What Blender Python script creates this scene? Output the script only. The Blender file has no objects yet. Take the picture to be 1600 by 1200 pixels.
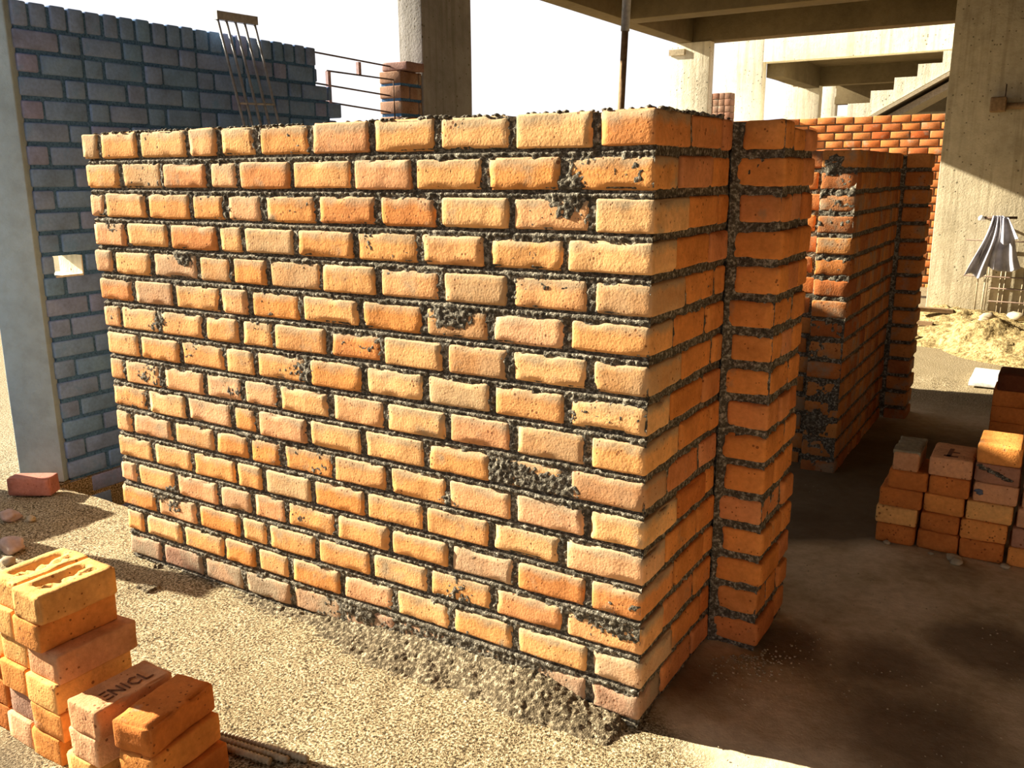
import bpy, math, random
import numpy as np
from mathutils import Matrix, Vector

random.seed(7)
rng = np.random.default_rng(11)
scn = bpy.context.scene
COL = scn.collection

# ------------------------------------------------------------------ noise
def _h(x, y, z):
    n = (x * 73856093) ^ (y * 19349663) ^ (z * 83492791)
    n = (n & 0x7fffffff)
    n = (n * 1103515245 + 12345) & 0x7fffffff
    n = n ^ (n >> 13)
    n = (n * 1274126177) & 0x7fffffff
    n = n ^ (n >> 11)
    return (n & 0xfffff) / float(0xfffff) * 2 - 1

def vn(P):
    P = np.asarray(P, float)
    i = np.floor(P).astype(np.int64)
    f = P - i
    u = f * f * (3 - 2 * f)
    x, y, z = i[:, 0], i[:, 1], i[:, 2]
    r = 0
    for dx in (0, 1):
        for dy in (0, 1):
            for dz in (0, 1):
                w = (u[:, 0] if dx else 1 - u[:, 0]) * (u[:, 1] if dy else 1 - u[:, 1]) * (u[:, 2] if dz else 1 - u[:, 2])
                r = r + w * _h(x + dx, y + dy, z + dz)
    return r

def sm(a, b, x):
    t = np.clip((x - a) / (b - a), 0, 1)
    return t * t * (3 - 2 * t)

# ------------------------------------------------------------------ geometry accumulator
class Geo:
    def __init__(self):
        self.v, self.f, self.m, self.s, self.n = [], [], [], [], 0
    def add(self, verts, faces, mat=0, smooth=True):
        verts = np.asarray(verts, float)
        self.v.append(verts)
        for f in faces:
            self.f.append([int(k) + self.n for k in f])
        self.m += [mat] * len(faces)
        self.s += [smooth] * len(faces)
        self.n += len(verts)
        return self
    def build(self, name, mats, parent=None, origin=None):
        V = np.concatenate(self.v)
        if origin is None:
            lo, hi = V.min(0), V.max(0)
            origin = ((lo[0] + hi[0]) / 2, (lo[1] + hi[1]) / 2, lo[2])
        base = np.array(origin, float)
        me = bpy.data.meshes.new(name)
        me.from_pydata([tuple(p) for p in (V - base)], [], self.f)
        if not isinstance(mats, (list, tuple)):
            mats = [mats]
        for m in mats:
            me.materials.append(m)
        me.polygons.foreach_set('material_index', self.m)
        me.polygons.foreach_set('use_smooth', self.s)
        me.update()
        o = bpy.data.objects.new(name, me)
        COL.objects.link(o)
        if parent is not None:
            o.parent = parent
            pw = parent.location if parent.parent is None else parent.location + parent.parent.location
            o.location = Vector(base) - pw
        else:
            o.location = base
        return o

def tag(o, label=None, cat=None, group=None, kind=None):
    if label: o['label'] = label
    if cat: o['category'] = cat
    if group: o['group'] = group
    if kind: o['kind'] = kind
    return o

def thing(name, label, cat, loc, group=None, kind=None):
    o = bpy.data.objects.new(name, None)
    o.empty_display_size = .1
    COL.objects.link(o)
    o.location = loc
    return tag(o, label, cat, group, kind)

BOXF = [(0, 3, 2, 1), (4, 5, 6, 7), (0, 1, 5, 4), (1, 2, 6, 5), (2, 3, 7, 6), (3, 0, 4, 7)]
def box(g, lo, hi, mat=0, jit=0):
    x0, y0, z0 = lo; x1, y1, z1 = hi
    v = np.array([(x0, y0, z0), (x1, y0, z0), (x1, y1, z0), (x0, y1, z0), (x0, y0, z1), (x1, y0, z1), (x1, y1, z1), (x0, y1, z1)], float)
    if jit: v += rng.uniform(-jit, jit, v.shape)
    return g.add(v, BOXF, mat, False)

_topo = {}
def topo(nx, ny, nz):
    k = (nx, ny, nz)
    if k in _topo: return _topo[k]
    idx, P, F = {}, [], []
    def vid(i, j, l):
        t = (i, j, l)
        if t not in idx:
            idx[t] = len(P); P.append(t)
        return idx[t]
    X, Y, Z = nx - 1, ny - 1, nz - 1
    for i in range(X):
        for j in range(Y):
            F.append((vid(i, j, 0), vid(i, j + 1, 0), vid(i + 1, j + 1, 0), vid(i + 1, j, 0)))
            F.append((vid(i, j, Z), vid(i + 1, j, Z), vid(i + 1, j + 1, Z), vid(i, j + 1, Z)))
    for i in range(X):
        for l in range(Z):
            F.append((vid(i, 0, l), vid(i + 1, 0, l), vid(i + 1, 0, l + 1), vid(i, 0, l + 1)))
            F.append((vid(i, Y, l), vid(i, Y, l + 1), vid(i + 1, Y, l + 1), vid(i + 1, Y, l)))
    for j in range(Y):
        for l in range(Z):
            F.append((vid(0, j, l), vid(0, j, l + 1), vid(0, j + 1, l + 1), vid(0, j + 1, l)))
            F.append((vid(X, j, l), vid(X, j + 1, l), vid(X, j + 1, l + 1), vid(X, j, l + 1)))
    _topo[k] = (np.array(P), F)
    return _topo[k]

def axis(h, r, seg):
    n = max(1, int(round(2 * (h - r) / seg)))
    inner = list(np.linspace(-(h - r), h - r, n + 1))
    return np.array([-h, -h + .4 * r] + inner + [h - .4 * r, h])

def rbrick(lo, hi, r=.009, seg=.022, a1=.0022, a2=.001, chip=.006, rot=0, mat=0, seed=0, g=None, top=None):
    """a brick with worn rounded arrises; rot turns it about its vertical axis"""
    lo, hi = np.array(lo, float), np.array(hi, float)
    c, h = (lo + hi) / 2, (hi - lo) / 2
    r = min(r, *(h * .45))
    ax = [axis(h[k], r, seg) for k in range(3)]
    I, F = topo(len(ax[0]), len(ax[1]), len(ax[2]))
    p = np.stack([ax[k][I[:, k]] for k in range(3)], 1)
    q = np.clip(p, -(h - r), h - r)
    d = p - q
    L = np.linalg.norm(d, axis=1, keepdims=True); L[L == 0] = 1
    nrm = d / L
    p = q + nrm * r
    W = p + c + seed * 3.17
    edge = (np.abs(d) > 1e-6).sum(1) >= 2
    disp = a1 * vn(W * 13) + a2 * vn(W * 48 + 9)
    disp -= edge * chip * np.clip(vn(W * 24 + 31) - .15, 0, 1)
    p = p + nrm * disp[:, None]
    if top is not None:
        p = top(p, h)
    if rot:
        cs, sn = math.cos(rot), math.sin(rot)
        p = np.stack([p[:, 0] * cs - p[:, 1] * sn, p[:, 0] * sn + p[:, 1] * cs, p[:, 2]], 1)
    (g if g is not None else Geo()).add(p + c, F, mat)
    return g

def simple_brick(g, lo, hi, b=.006, mat=0, jit=.003):
    """small far brick: chamfered box"""
    lo, hi = np.array(lo, float), np.array(hi, float)
    lo = lo + rng.uniform(-jit, jit, 3); hi = hi + rng.uniform(-jit, jit, 3)
    c, h = (lo + hi) / 2, (hi - lo) / 2
    I, F = topo(4, 4, 4)
    ax = [np.array([-h[k], -h[k] + b, h[k] - b, h[k]]) for k in range(3)]
    p = np.stack([ax[k][I[:, k]] for k in range(3)], 1)
    q = np.clip(p, -(h - b), h - b); d = p - q
    L = np.linalg.norm(d, axis=1, keepdims=True); L[L == 0] = 1
    g.add(q + d / L * b + c, F, mat)

def grid(g, o, u, v, n, U, V, step, disp, mat=0, flip=False):
    """height-displaced grid o + a*u + b*v + disp*n"""
    na, nb = max(2, int(U / step) + 1), max(2, int(V / step) + 1)
    A, B = np.meshgrid(np.linspace(0, U, na), np.linspace(0, V, nb), indexing='ij')
    A, B = A.ravel(), B.ravel()
    o, u, v, n = (np.array(t, float) for t in (o, u, v, n))
    P = o + A[:, None] * u + B[:, None] * v
    D = disp(A, B, P)
    P = P + D[:, None] * n
    idx = np.arange(na * nb).reshape(na, nb)
    a, b, c, d = idx[:-1, :-1].ravel(), idx[1:, :-1].ravel(), idx[1:, 1:].ravel(), idx[:-1, 1:].ravel()
    F = np.stack([a, d, c, b] if flip else [a, b, c, d], 1).tolist()
    g.add(P, F, mat)

def tube(g, pts, r, seg=10, mat=0, rib=0):
    """round bar along a polyline; rib > 0 gives raised rings every 12 mm"""
    pts = [np.array(p, float) for p in pts]
    if rib:
        out = []
        for a, b in zip(pts[:-1], pts[1:]):
            n = max(2, int(np.linalg.norm(b - a) / .004))
            out += [a + (b - a) * t / n for t in range(n)]
        pts = out + [pts[-1]]
    V, F = [], []
    rr = r if isinstance(r, (list, tuple)) else [r] * len(pts)
    for k, p in enumerate(pts):
        t = pts[min(k + 1, len(pts) - 1)] - pts[max(k - 1, 0)]
        t = t / np.linalg.norm(t)
        s = np.cross(t, (0, 0, 1) if abs(t[2]) < .9 else (1, 0, 0)); s /= np.linalg.norm(s)
        w = np.cross(s, t)
        q = rr[k] * (1 + (rib if rib and k % 3 == 0 else 0))
        for j in range(seg):
            a = 2 * math.pi * j / seg
            V.append(p + q * (math.cos(a) * s + math.sin(a) * w))
    for k in range(len(pts) - 1):
        for j in range(seg):
            j2 = (j + 1) % seg
            F.append((k * seg + j, k * seg + j2, (k + 1) * seg + j2, (k + 1) * seg + j))
    F.append(list(range(seg))[::-1]); F.append([(len(pts) - 1) * seg + j for j in range(seg)])
    g.add(V, F, mat)

_ico = None
def lump(g, c, r, sq=(1, 1, 1), rough=.35, mat=0, sub=2, seed=0, smooth=True):
    """an irregular stone or crumb"""
    global _ico
    if _ico is None:
        _ico = {}
    if sub not in _ico:
        import bmesh
        bm = bmesh.new(); bmesh.ops.create_icosphere(bm, subdivisions=sub, radius=1)
        _ico[sub] = (np.array([v.co[:] for v in bm.verts]), [[v.index for v in f.verts] for f in bm.faces]); bm.free()
    V, F = _ico[sub]
    k = 1 + rough * vn(V * 1.3 + seed * 7.7 + 3) + rough * .5 * vn(V * 3.1 + seed * 2.3)
    g.add(V * k[:, None] * r * np.array(sq) + np.array(c), F, mat, smooth)

# ------------------------------------------------------------------ materials
class NT:
    def __init__(self, name):
        self.m = bpy.data.materials.new(name); self.m.use_nodes = True
        self.t = self.m.node_tree; self.t.nodes.clear()
        self.out = self.t.nodes.new('ShaderNodeOutputMaterial')
        self.b = self.t.nodes.new('ShaderNodeBsdfPrincipled')
        self.t.links.new(self.b.outputs[0], self.out.inputs[0])
    def set(self, inp, v):
        if hasattr(v, 'node') or isinstance(v, bpy.types.NodeSocket): self.t.links.new(v, inp)
        elif isinstance(v, (tuple, list)): inp.default_value = tuple(v) + ((1,) if len(v) == 3 and inp.type == 'RGBA' else ())
        else: inp.default_value = v
    def geo(self, k): return self.t.nodes.new('ShaderNodeNewGeometry').outputs[k]
    def coord(self, k='Object'): return self.t.nodes.new('ShaderNodeTexCoord').outputs[k]
    def info(self, k): return self.t.nodes.new('ShaderNodeObjectInfo').outputs[k]
    def vscale(self, v, s, off=None):
        n = self.t.nodes.new('ShaderNodeMapping'); self.set(n.inputs['Vector'], v); self.set(n.inputs['Scale'], s)
        if off is not None: self.set(n.inputs['Location'], off)
        return n.outputs[0]
    def noise(self, v, scale, detail=3, rough=.55):
        n = self.t.nodes.new('ShaderNodeTexNoise'); self.set(n.inputs['Vector'], v)
        n.inputs['Scale'].default_value = scale; n.inputs['Detail'].default_value = detail; n.inputs['Roughness'].default_value = rough
        return n.outputs['Fac']
    def voro(self, v, scale, out='Distance', rand=1):
        n = self.t.nodes.new('ShaderNodeTexVoronoi'); self.set(n.inputs['Vector'], v); n.inputs['Scale'].default_value = scale
        n.inputs['Randomness'].default_value = rand
        return n.outputs[out]
    def ramp(self, f, stops, interp='LINEAR'):
        n = self.t.nodes.new('ShaderNodeValToRGB'); e = n.color_ramp.elements; n.color_ramp.interpolation = interp
        while len(e) < len(stops): e.new(.5)
        for k, (p, c) in enumerate(stops):
            e[k].position = p; e[k].color = tuple(c) + (1,) if isinstance(c, (tuple, list)) else (c, c, c, 1)
        self.set(n.inputs[0], f); return n.outputs[0]
    def math(self, op, a, b=0, clamp=False):
        n = self.t.nodes.new('ShaderNodeMath'); n.operation = op; n.use_clamp = clamp
        self.set(n.inputs[0], a); self.set(n.inputs[1], b); return n.outputs[0]
    def mix(self, f, a, b, blend='MIX'):
        n = self.t.nodes.new('ShaderNodeMix'); n.data_type = 'RGBA'; n.blend_type = blend
        self.set(n.inputs[0], f); self.set(n.inputs[6], a); self.set(n.inputs[7], b); return n.outputs[2]
    def sep(self, v):
        n = self.t.nodes.new('ShaderNodeSeparateXYZ'); self.set(n.inputs[0], v); return n.outputs
    def bump(self, h, strength=.5, dist=.01, normal=None):
        n = self.t.nodes.new('ShaderNodeBump'); n.inputs['Strength'].default_value = strength; n.inputs['Distance'].default_value = dist
        self.set(n.inputs['Height'], h)
        if normal is not None: self.set(n.inputs['Normal'], normal)
        return n.outputs[0]
    def done(self, color, rough=.9, normal=None, spec=.2, metal=0):
        self.set(self.b.inputs['Base Color'], color); self.set(self.b.inputs['Roughness'], rough)
        self.b.inputs['Specular IOR Level'].default_value = spec; self.b.inputs['Metallic'].default_value = metal
        if normal is not None: self.set(self.b.inputs['Normal'], normal)
        return self.m

def brick_mat(name, stops, smear=(.40, .36, .28), smear_at=.57, loose=False, bump=.5, spots=True, wash=False):
    k = NT(name)
    if loose:
        pos = k.coord('Object')
        n = k.t.nodes.new('ShaderNodeVectorMath'); n.operation = 'ADD'
        k.set(n.inputs[0], pos)
        s = k.math('MULTIPLY', k.info('Random'), 37.0); cx = k.t.nodes.new('ShaderNodeCombineXYZ')
        k.set(cx.inputs[0], s); k.set(cx.inputs[1], s); k.set(n.inputs[1], cx.outputs[0]); pos = n.outputs[0]
        base = k.info('Color')
    else:
        pos = k.geo('Position')
        base = k.ramp(k.geo('Random Per Island'), stops, 'LINEAR')
    tone = k.noise(pos, 9, 4)
    base = k.mix(1, base, k.ramp(tone, [(.25, (.72, .68, .62)), (.5, (1, 1, 1)), (.75, (1.18, 1.14, 1.05))]), 'MULTIPLY')
    fine = k.noise(pos, 70, 3)
    base = k.mix(.5, base, k.ramp(fine, [(.3, (.75, .7, .66)), (.65, (1.1, 1.1, 1.1))]), 'MULTIPLY')
    sm_ = k.ramp(k.math('ADD', k.noise(pos, 6.5, 5, .65), k.math('MULTIPLY', k.noise(pos, 1.7, 2), .0)), [(smear_at, 0), (smear_at + .13, .75)])
    if wash:
        zz = k.math('FRACT', k.math('MULTIPLY', k.math('SUBTRACT', 1.6, k.sep(pos)[2]), 10.0))
        lip = k.ramp(k.math('ADD', zz, k.math('MULTIPLY', k.noise(pos, 16, 4, .65), .55)), [(.42, .9), (.64, 0)])
        whole = k.ramp(k.math('FRACT', k.math('MULTIPLY', k.geo('Random Per Island'), 91.7)), [(.80, 0), (.86, .55)])
        sm_ = k.math('MAXIMUM', k.math('MAXIMUM', sm_, k.math('MULTIPLY', lip, .8)), k.math('MULTIPLY', whole, k.ramp(k.noise(pos, 9, 3), [(.35, .4), (.6, 1)])))
    base = k.mix(sm_, base, smear)
    if spots:
        pit = k.ramp(k.math('ADD', k.voro(pos, 55), k.math('MULTIPLY', k.noise(pos, 11, 3), .75)), [(.45, 1), (.51, 0)])
        base = k.mix(k.math('MULTIPLY', pit, .75), base, (.16, .045, .015))
    h = k.math('ADD', k.math('MULTIPLY', k.noise(pos, 30, 4, .7), .7), k.math('MULTIPLY', k.noise(pos, 150, 3), .5))
    if spots: h = k.math('SUBTRACT', h, k.math('MULTIPLY', pit, .5))
    return k.done(base, .92, k.bump(h, bump, .006), .12)

def concrete_mat(name, c, dark=.6, streak=True, pits=True, bump=.4):
    k = NT(name); pos = k.geo('Position')
    n1 = k.noise(pos, 1.6, 5, .6); n2 = k.noise(pos, 14, 4, .6)
    col = k.mix(1, c, k.ramp(n1, [(.3, (dark + .12,) * 3), (.6, (1, 1, 1)), (.8, (1.12, 1.12, 1.1))]), 'MULTIPLY')
    col = k.mix(.6, col, k.ramp(n2, [(.35, (.82, .8, .76)), (.6, (1.05, 1.05, 1.05))]), 'MULTIPLY')
    h = k.noise(pos, 50, 4, .65)
    if streak:
        st = k.noise(k.vscale(pos, (16, 16, .8)), 1.0, 3)
        col = k.mix(.55, col, k.ramp(st, [(.36, (.62, .6, .55)), (.5, (1, 1, 1))]), 'MULTIPLY')
        h = k.math('ADD', h, k.math('MULTIPLY', st, .7))
    if pits:
        v = k.ramp(k.math('ADD', k.voro(pos, 19), k.math('MULTIPLY', k.noise(pos, 3, 2), .38)), [(.28, 1), (.33, 0)])
        col = k.mix(k.math('MULTIPLY', v, .8), col, (.10, .085, .05))
        h = k.math('SUBTRACT', h, k.math('MULTIPLY', v, 1.5))
    return k.done(col, .9, k.bump(h, bump, .01), .15)

M = {}
# fired clay of the wall: orange, some yellow, some pinkish, a few deep red
M['brick'] = brick_mat('orange clay brick', [(0, (.74, .31, .085)), (.25, (.82, .44, .17)), (.45, (.86, .50, .22)), (.6, (.80, .38, .12)), (.8, (.80, .46, .25)), (1, (.68, .26, .07))], smear=(.35, .30, .20), bump=.38, wash=True)
M['brick_red'] = brick_mat('shade-toned red brick', [(0, (.64, .235, .055)), (.35, (.72, .29, .08)), (.6, (.66, .25, .065)), (.8, (.64, .28, .13)), (1, (.58, .19, .045))], smear=(.30, .22, .13), smear_at=.6, bump=.38)  # redder side and pier bricks, their shade partly put into the colour
M['brick_dark'] = brick_mat('shade-dark brick', [(0, (.46, .16, .045)), (.4, (.56, .24, .07)), (.7, (.44, .18, .07)), (1, (.36, .11, .03))], smear=(.30, .25, .17), smear_at=.52)  # the second wall's deep shade is put into this brick colour
M['brick_dull'] = brick_mat('dull brown brick', [(0, (.26, .15, .10)), (.5, (.33, .2, .14)), (1, (.28, .14, .09))])
M['brick_foot'] = brick_mat('mortar-dirtied brick', [(0, (.46, .30, .20)), (.5, (.52, .33, .20)), (1, (.42, .24, .16))], smear=(.34, .28, .19), smear_at=.46)
M['brick_far'] = brick_mat('red clay brick', [(0, (.60, .17, .045)), (.4, (.68, .25, .08)), (.7, (.56, .20, .07)), (1, (.48, .11, .03))], smear=(.42, .36, .26), smear_at=.56, bump=.25)
M['brick_blue'] = brick_mat('haze-blue brick', [(0, (.16, .29, .54)), (.4, (.20, .30, .55)), (.7, (.15, .29, .53)), (1, (.24, .29, .53))], smear=(.12, .26, .50), bump=.25, spots=False)  # blue glare haze over the left wall, put into the brick colour
M['loose'] = brick_mat('loose clay brick', None, loose=True, smear_at=.64)

def mortar_mat(name, c1, c2, bump=.8):
    k = NT(name); pos = k.geo('Position')
    n = k.noise(pos, 90, 3, .7)
    col = k.ramp(n, [(.32, tuple(x * .45 for x in c1)), (.5, c1), (.68, c2)])
    col = k.mix(.5, col, k.ramp(k.noise(pos, 5, 3), [(.35, (.7, .7, .7)), (.65, (1.15, 1.15, 1.15))]), 'MULTIPLY')
    return k.done(col, .95, k.bump(k.math('ADD', n, k.noise(pos, 220, 2)), bump, .006), .1)
M['mortar'] = mortar_mat('cement mortar', (.115, .10, .075), (.44, .40, .31))
M['mortar_blue'] = mortar_mat('haze-blue mortar', (.07, .17, .34), (.11, .22, .42), .4)  # same blue haze put into the mortar colour
M['mortar_far'] = mortar_mat('dull brown mortar', (.20, .14, .08), (.38, .3, .2), .4)
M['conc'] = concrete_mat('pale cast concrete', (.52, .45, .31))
M['conc_white'] = concrete_mat('sunlit-toned concrete', (.86, .80, .63), dark=.75)  # brighter copy for sunlit concrete, sunlight put into the colour
M['conc_soffit'] = concrete_mat('shade-toned concrete', (.17, .13, .07), pits=False, streak=False)  # darker copy for undersides and shaded beams, shade put into the colour
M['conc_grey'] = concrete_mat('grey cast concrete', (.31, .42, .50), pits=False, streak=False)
M['conc_dim'] = concrete_mat('shade-dimmed concrete', (.32, .31, .30))  # column darkened for its shaded side, shade put into the colour

def ground_mat():
    k = NT('site ground'); pos = k.geo('Position'); s = k.sep(pos)
    wob = k.math('MULTIPLY', k.math('SUBTRACT', k.noise(pos, 3, 3), .5), .3)
    # coarse sand lies left of the wall corner and again on the far side of the site
    left = k.ramp(k.math('ADD', k.math('ADD', s[0], k.math('MULTIPLY', s[1], 1.5)), wob), [(.06, 1), (.2, 0)])
    far = k.ramp(k.math('MULTIPLY', k.math('ADD', s[1], wob), .1), [(.38, 0), (.44, 1)])
    sandm = k.math('MAXIMUM', left, far)
    g1 = k.noise(pos, 130, 2, .8); g2 = k.noise(pos, 5, 4)
    sand = k.ramp(g1, [(.38, (.035, .024, .012)), (.45, (.20, .15, .08)), (.55, (.36, .285, .165)), (.66, (.64, .55, .39))])
    sand = k.mix(.5, sand, k.ramp(g2, [(.35, (.8, .77, .7)), (.62, (1.05, 1.05, 1.05))]), 'MULTIPLY')
    def blob(cx, cy, r, soft):
        vd = k.t.nodes.new('ShaderNodeVectorMath'); vd.operation = 'DISTANCE'; k.set(vd.inputs[0], pos); vd.inputs[1].default_value = (cx, cy, 0)
        return k.ramp(k.math('ADD', vd.outputs['Value'], k.math('MULTIPLY', k.math('SUBTRACT', k.noise(pos, 7, 4), .5), r * 1.2)), [(r, 1), (r + soft, 0)])
    # dark patch before the near stack, damp patches on the floor
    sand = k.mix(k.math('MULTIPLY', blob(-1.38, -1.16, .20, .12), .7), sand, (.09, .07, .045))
    st = k.noise(k.vscale(pos, (1, 1, 1), (3.3, 1.2, 0)), 1.9, 5, .6)
    floor_ = k.ramp(st, [(.34, (.31, .24, .14)), (.46, (.53, .42, .26)), (.66, (.70, .58, .39))])
    floor_ = k.mix(.6, floor_, k.ramp(k.noise(pos, 24, 4, .7), [(.35, (.75, .72, .7)), (.62, (1.1, 1.1, 1.1))]), 'MULTIPLY')
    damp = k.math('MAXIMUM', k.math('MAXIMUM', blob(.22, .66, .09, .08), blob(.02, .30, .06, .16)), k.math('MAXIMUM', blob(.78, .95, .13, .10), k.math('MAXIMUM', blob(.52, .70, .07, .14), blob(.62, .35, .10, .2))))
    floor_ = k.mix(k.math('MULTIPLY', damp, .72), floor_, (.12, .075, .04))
    deep = k.math('MULTIPLY', k.ramp(k.math('MULTIPLY', k.math('ADD', k.math('SUBTRACT', s[1], k.math('MULTIPLY', s[0], .6)), wob), .2), [(.27, 0), (.30, 1)]), k.ramp(k.math('MULTIPLY', k.math('ADD', s[1], wob), .2), [(.62, 1), (.74, .25)]))  # floor colour darkened by the second wall, standing in for shade
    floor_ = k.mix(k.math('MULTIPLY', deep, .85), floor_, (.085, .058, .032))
    grit = k.ramp(k.math('ADD', k.voro(pos, 42), k.math('MULTIPLY', k.noise(pos, 4, 2), .5)), [(.24, 1), (.30, 0)])
    floor_ = k.mix(k.math('MULTIPLY', grit, .5), floor_, (.5, .42, .3))
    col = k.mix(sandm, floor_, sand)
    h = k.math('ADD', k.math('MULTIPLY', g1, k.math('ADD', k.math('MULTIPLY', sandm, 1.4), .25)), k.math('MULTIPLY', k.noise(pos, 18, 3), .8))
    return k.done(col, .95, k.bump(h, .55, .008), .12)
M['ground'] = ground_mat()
def plain(name, c, rough=.7, metal=0, bump=0, sc=40, var=.3):
    k = NT(name); pos = k.coord('Object'); n = k.noise(pos, sc, 3)
    col = k.mix(1, c, k.ramp(n, [(.3, (1 - var,) * 3), (.7, (1 + var * .4,) * 3)]), 'MULTIPLY')
    return k.done(col, rough, k.bump(n, bump, .004) if bump else None, .3, metal)
M['steel'] = plain('rusty reinforcing steel', (.13, .085, .06), .6, .6, .3)
M['steel_dusty'] = plain('dusty reinforcing steel', (.42, .34, .22), .7, .3, .3)
M['steel_grey'] = plain('grey galvanised steel', (.42, .42, .42), .5, .4)
M['steel_pink'] = plain('red oxide strip', (.5, .33, .32), .7, .1)
M['wood'] = plain('weathered timber', (.24, .15, .075), .8, 0, .4)
M['board'] = plain('dusty formwork board', (.45, .37, .24), .8, 0, .2)
M['white'] = plain('white painted sheet', (.8, .8, .76), .6)
M['stone'] = plain('pinkish rubble', (.45, .33, .28), .9, 0, .5, 30)
M['clod'] = plain('pale clod', (.42, .34, .22), .9, 0, .5, 30)
M['sand'] = None
def sand_mat():
    k = NT('heaped building sand'); pos = k.geo('Position'); n = k.noise(pos, 28, 4, .7)
    col = k.ramp(n, [(.33, (.12, .08, .03)), (.5, (.34, .25, .11)), (.68, (.50, .39, .20))])
    return k.done(col, .95, k.bump(n, .8, .03), .1)
M['sand'] = sand_mat()
def cloth_mat():
    k = NT('faded grey cotton'); pos = k.coord('Object')
    col = k.ramp(k.noise(pos, 6, 3), [(.35, (.25, .25, .30)), (.65, (.56, .56, .63))])
    return k.done(col, .9, k.bump(k.noise(pos, 120, 2), .2, .003), .1)
M['cloth'] = cloth_mat()

# ------------------------------------------------------------------ the main brick wall
H, C = 1.6, .1
K = 1.142857
ROWS = [[-1.828, -1.639, -1.422, -1.292, -1.139, -0.944, -0.743, -0.544, -0.337, -0.136],
 [-1.736, -1.544, -1.345, -1.223, -1.02, -0.812, -0.617, -0.413, -0.212],
 [-1.828, -1.626, -1.43, -1.282, -1.138, -0.938, -0.734, -0.548, -0.345, -0.143],
 [-1.738, -1.536, -1.324, -1.22, -1.019, -0.813, -0.608, -0.414, -0.207],
 [-1.817, -1.629, -1.42, -1.276, -1.131, -0.936, -0.741, -0.544, -0.348, -0.145],
 [-1.73, -1.538, -1.337, -1.213, -1.015, -0.806, -0.601, -0.406, -0.201],
 [-1.812, -1.623, -1.417, -1.264, -1.128, -0.926, -0.736, -0.538, -0.348, -0.141],
 [-1.73, -1.536, -1.339, -1.211, -1.005, -0.803, -0.6, -0.401, -0.201],
 [-1.82, -1.634, -1.434, -1.27, -1.124, -0.927, -0.732, -0.533, -0.344, -0.144],
 [-1.717, -1.528, -1.327, -1.218, -1.017, -0.816, -0.608, -0.403, -0.198],
 [-1.809, -1.607, -1.41, -1.262, -1.125, -0.928, -0.732, -0.54, -0.343, -0.143],
 [-1.718, -1.525, -1.327, -1.209, -1.012, -0.815, -0.614, -0.411, -0.206],
 [-1.812, -1.614, -1.414, -1.267, -1.125, -0.933, -0.736, -0.539, -0.341, -0.137],
 [-1.723, -1.524, -1.327, -1.208, -1.01, -0.806, -0.61, -0.406, -0.2],
 [-1.799, -1.607, -1.409, -1.266, -1.123, -0.92, -0.727, -0.535, -0.34, -0.134],
 [-1.723, -1.516, -1.329, -1.123, -0.921, -0.724, -0.533, -0.34, -0.133]]
XL = -2.165
SIDE = [[.225, .237, .455, .467, .545], [.152, .165, .39, .401, .545]]
BH = .079

def rowz(i):                        # bottom of the brick in course i (0 = top)
    return H - C * (i + 1) + .017
wall = thing('brick_wall', 'tall freestanding orange brick wall, sunlit front, filling the middle of the site', 'wall', (-1.0, .1, 0), kind='thing')
gw = Geo()
sd = 0
for i, row in enumerate(ROWS):
    j = [x * K for x in row]
    z0 = rowz(i); z1 = z0 + BH
    if i == 0: z1 += .004
    ends = [XL - .01 + rng.uniform(-.006, .012)] + j + [None]
    for a in range(len(j) + 1):
        x0 = ends[a] + (.011 if a else 0)
        corner = a == len(j)
        x1 = 0.0 if corner else ends[a + 1] - .010
        sd += 1
        w = (rng.uniform(-.004, .004), rng.uniform(-.004, .003))
        dep = (SIDE[i % 2][0] if corner else .15)
        yo = rng.uniform(-.0035, .003)
        rbrick((x0 + rng.uniform(-.003, .003), yo, z0 + w[0] * .6), (x1 + (rng.uniform(-.003, .003)), dep, z1 + w[1] * .5), r=.006 + rng.uniform(0, .005), seed=sd, g=gw, chip=.013, seg=.016, a1=.0016, mat=3 if i == 15 else 0)
    s = SIDE[i % 2]
    for y0, y1 in ((s[1], s[2]), (s[3], s[4] - .004)):
        sd += 1
        xo = rng.uniform(-.004, .003)
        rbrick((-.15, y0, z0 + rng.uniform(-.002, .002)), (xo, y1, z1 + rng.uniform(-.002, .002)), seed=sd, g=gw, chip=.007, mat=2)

def joint_front(A, B, P):
    # recessed joints: deeper just under each brick, gritty all over, with smears that lap on to the bricks
    t = ((H - P[:, 2]) % C) / C
    prof = -.0058 - .010 * sm(.0, .05, .07 - np.abs(t - .85)) + .003 * sm(.90, .96, t)
    lap = .007 * sm(.42, .8, vn(P * np.array([5.5, 1, 9]) + 4.3))
    low = .012 * sm(.22, .02, P[:, 2]) * sm(-1.3, -.5, P[:, 0]) * sm(-.14, -.34, P[:, 0])
    return prof + lap + low + .0016 * vn(P * 40) + .0030 * vn(P * 115 + 5) + .0022 * vn(P * 210)
grid(gw, (XL + .004, 0, 0), (1, 0, 0), (0, 0, 1), (0, -1, 0), -XL - .008, H - .004, .0042, joint_front, 1)
def joint_side(A, B, P):
    return -.009 + .0025 * vn(P * 40) + .002 * vn(P * 95 + 5) + .004 * sm(.5, .8, vn(P * 7 + 2.2))
grid(gw, (0, .004, 0), (0, 1, 0), (0, 0, 1), (1, 0, 0), .545, H - .004, .007, joint_side, 1)
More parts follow.
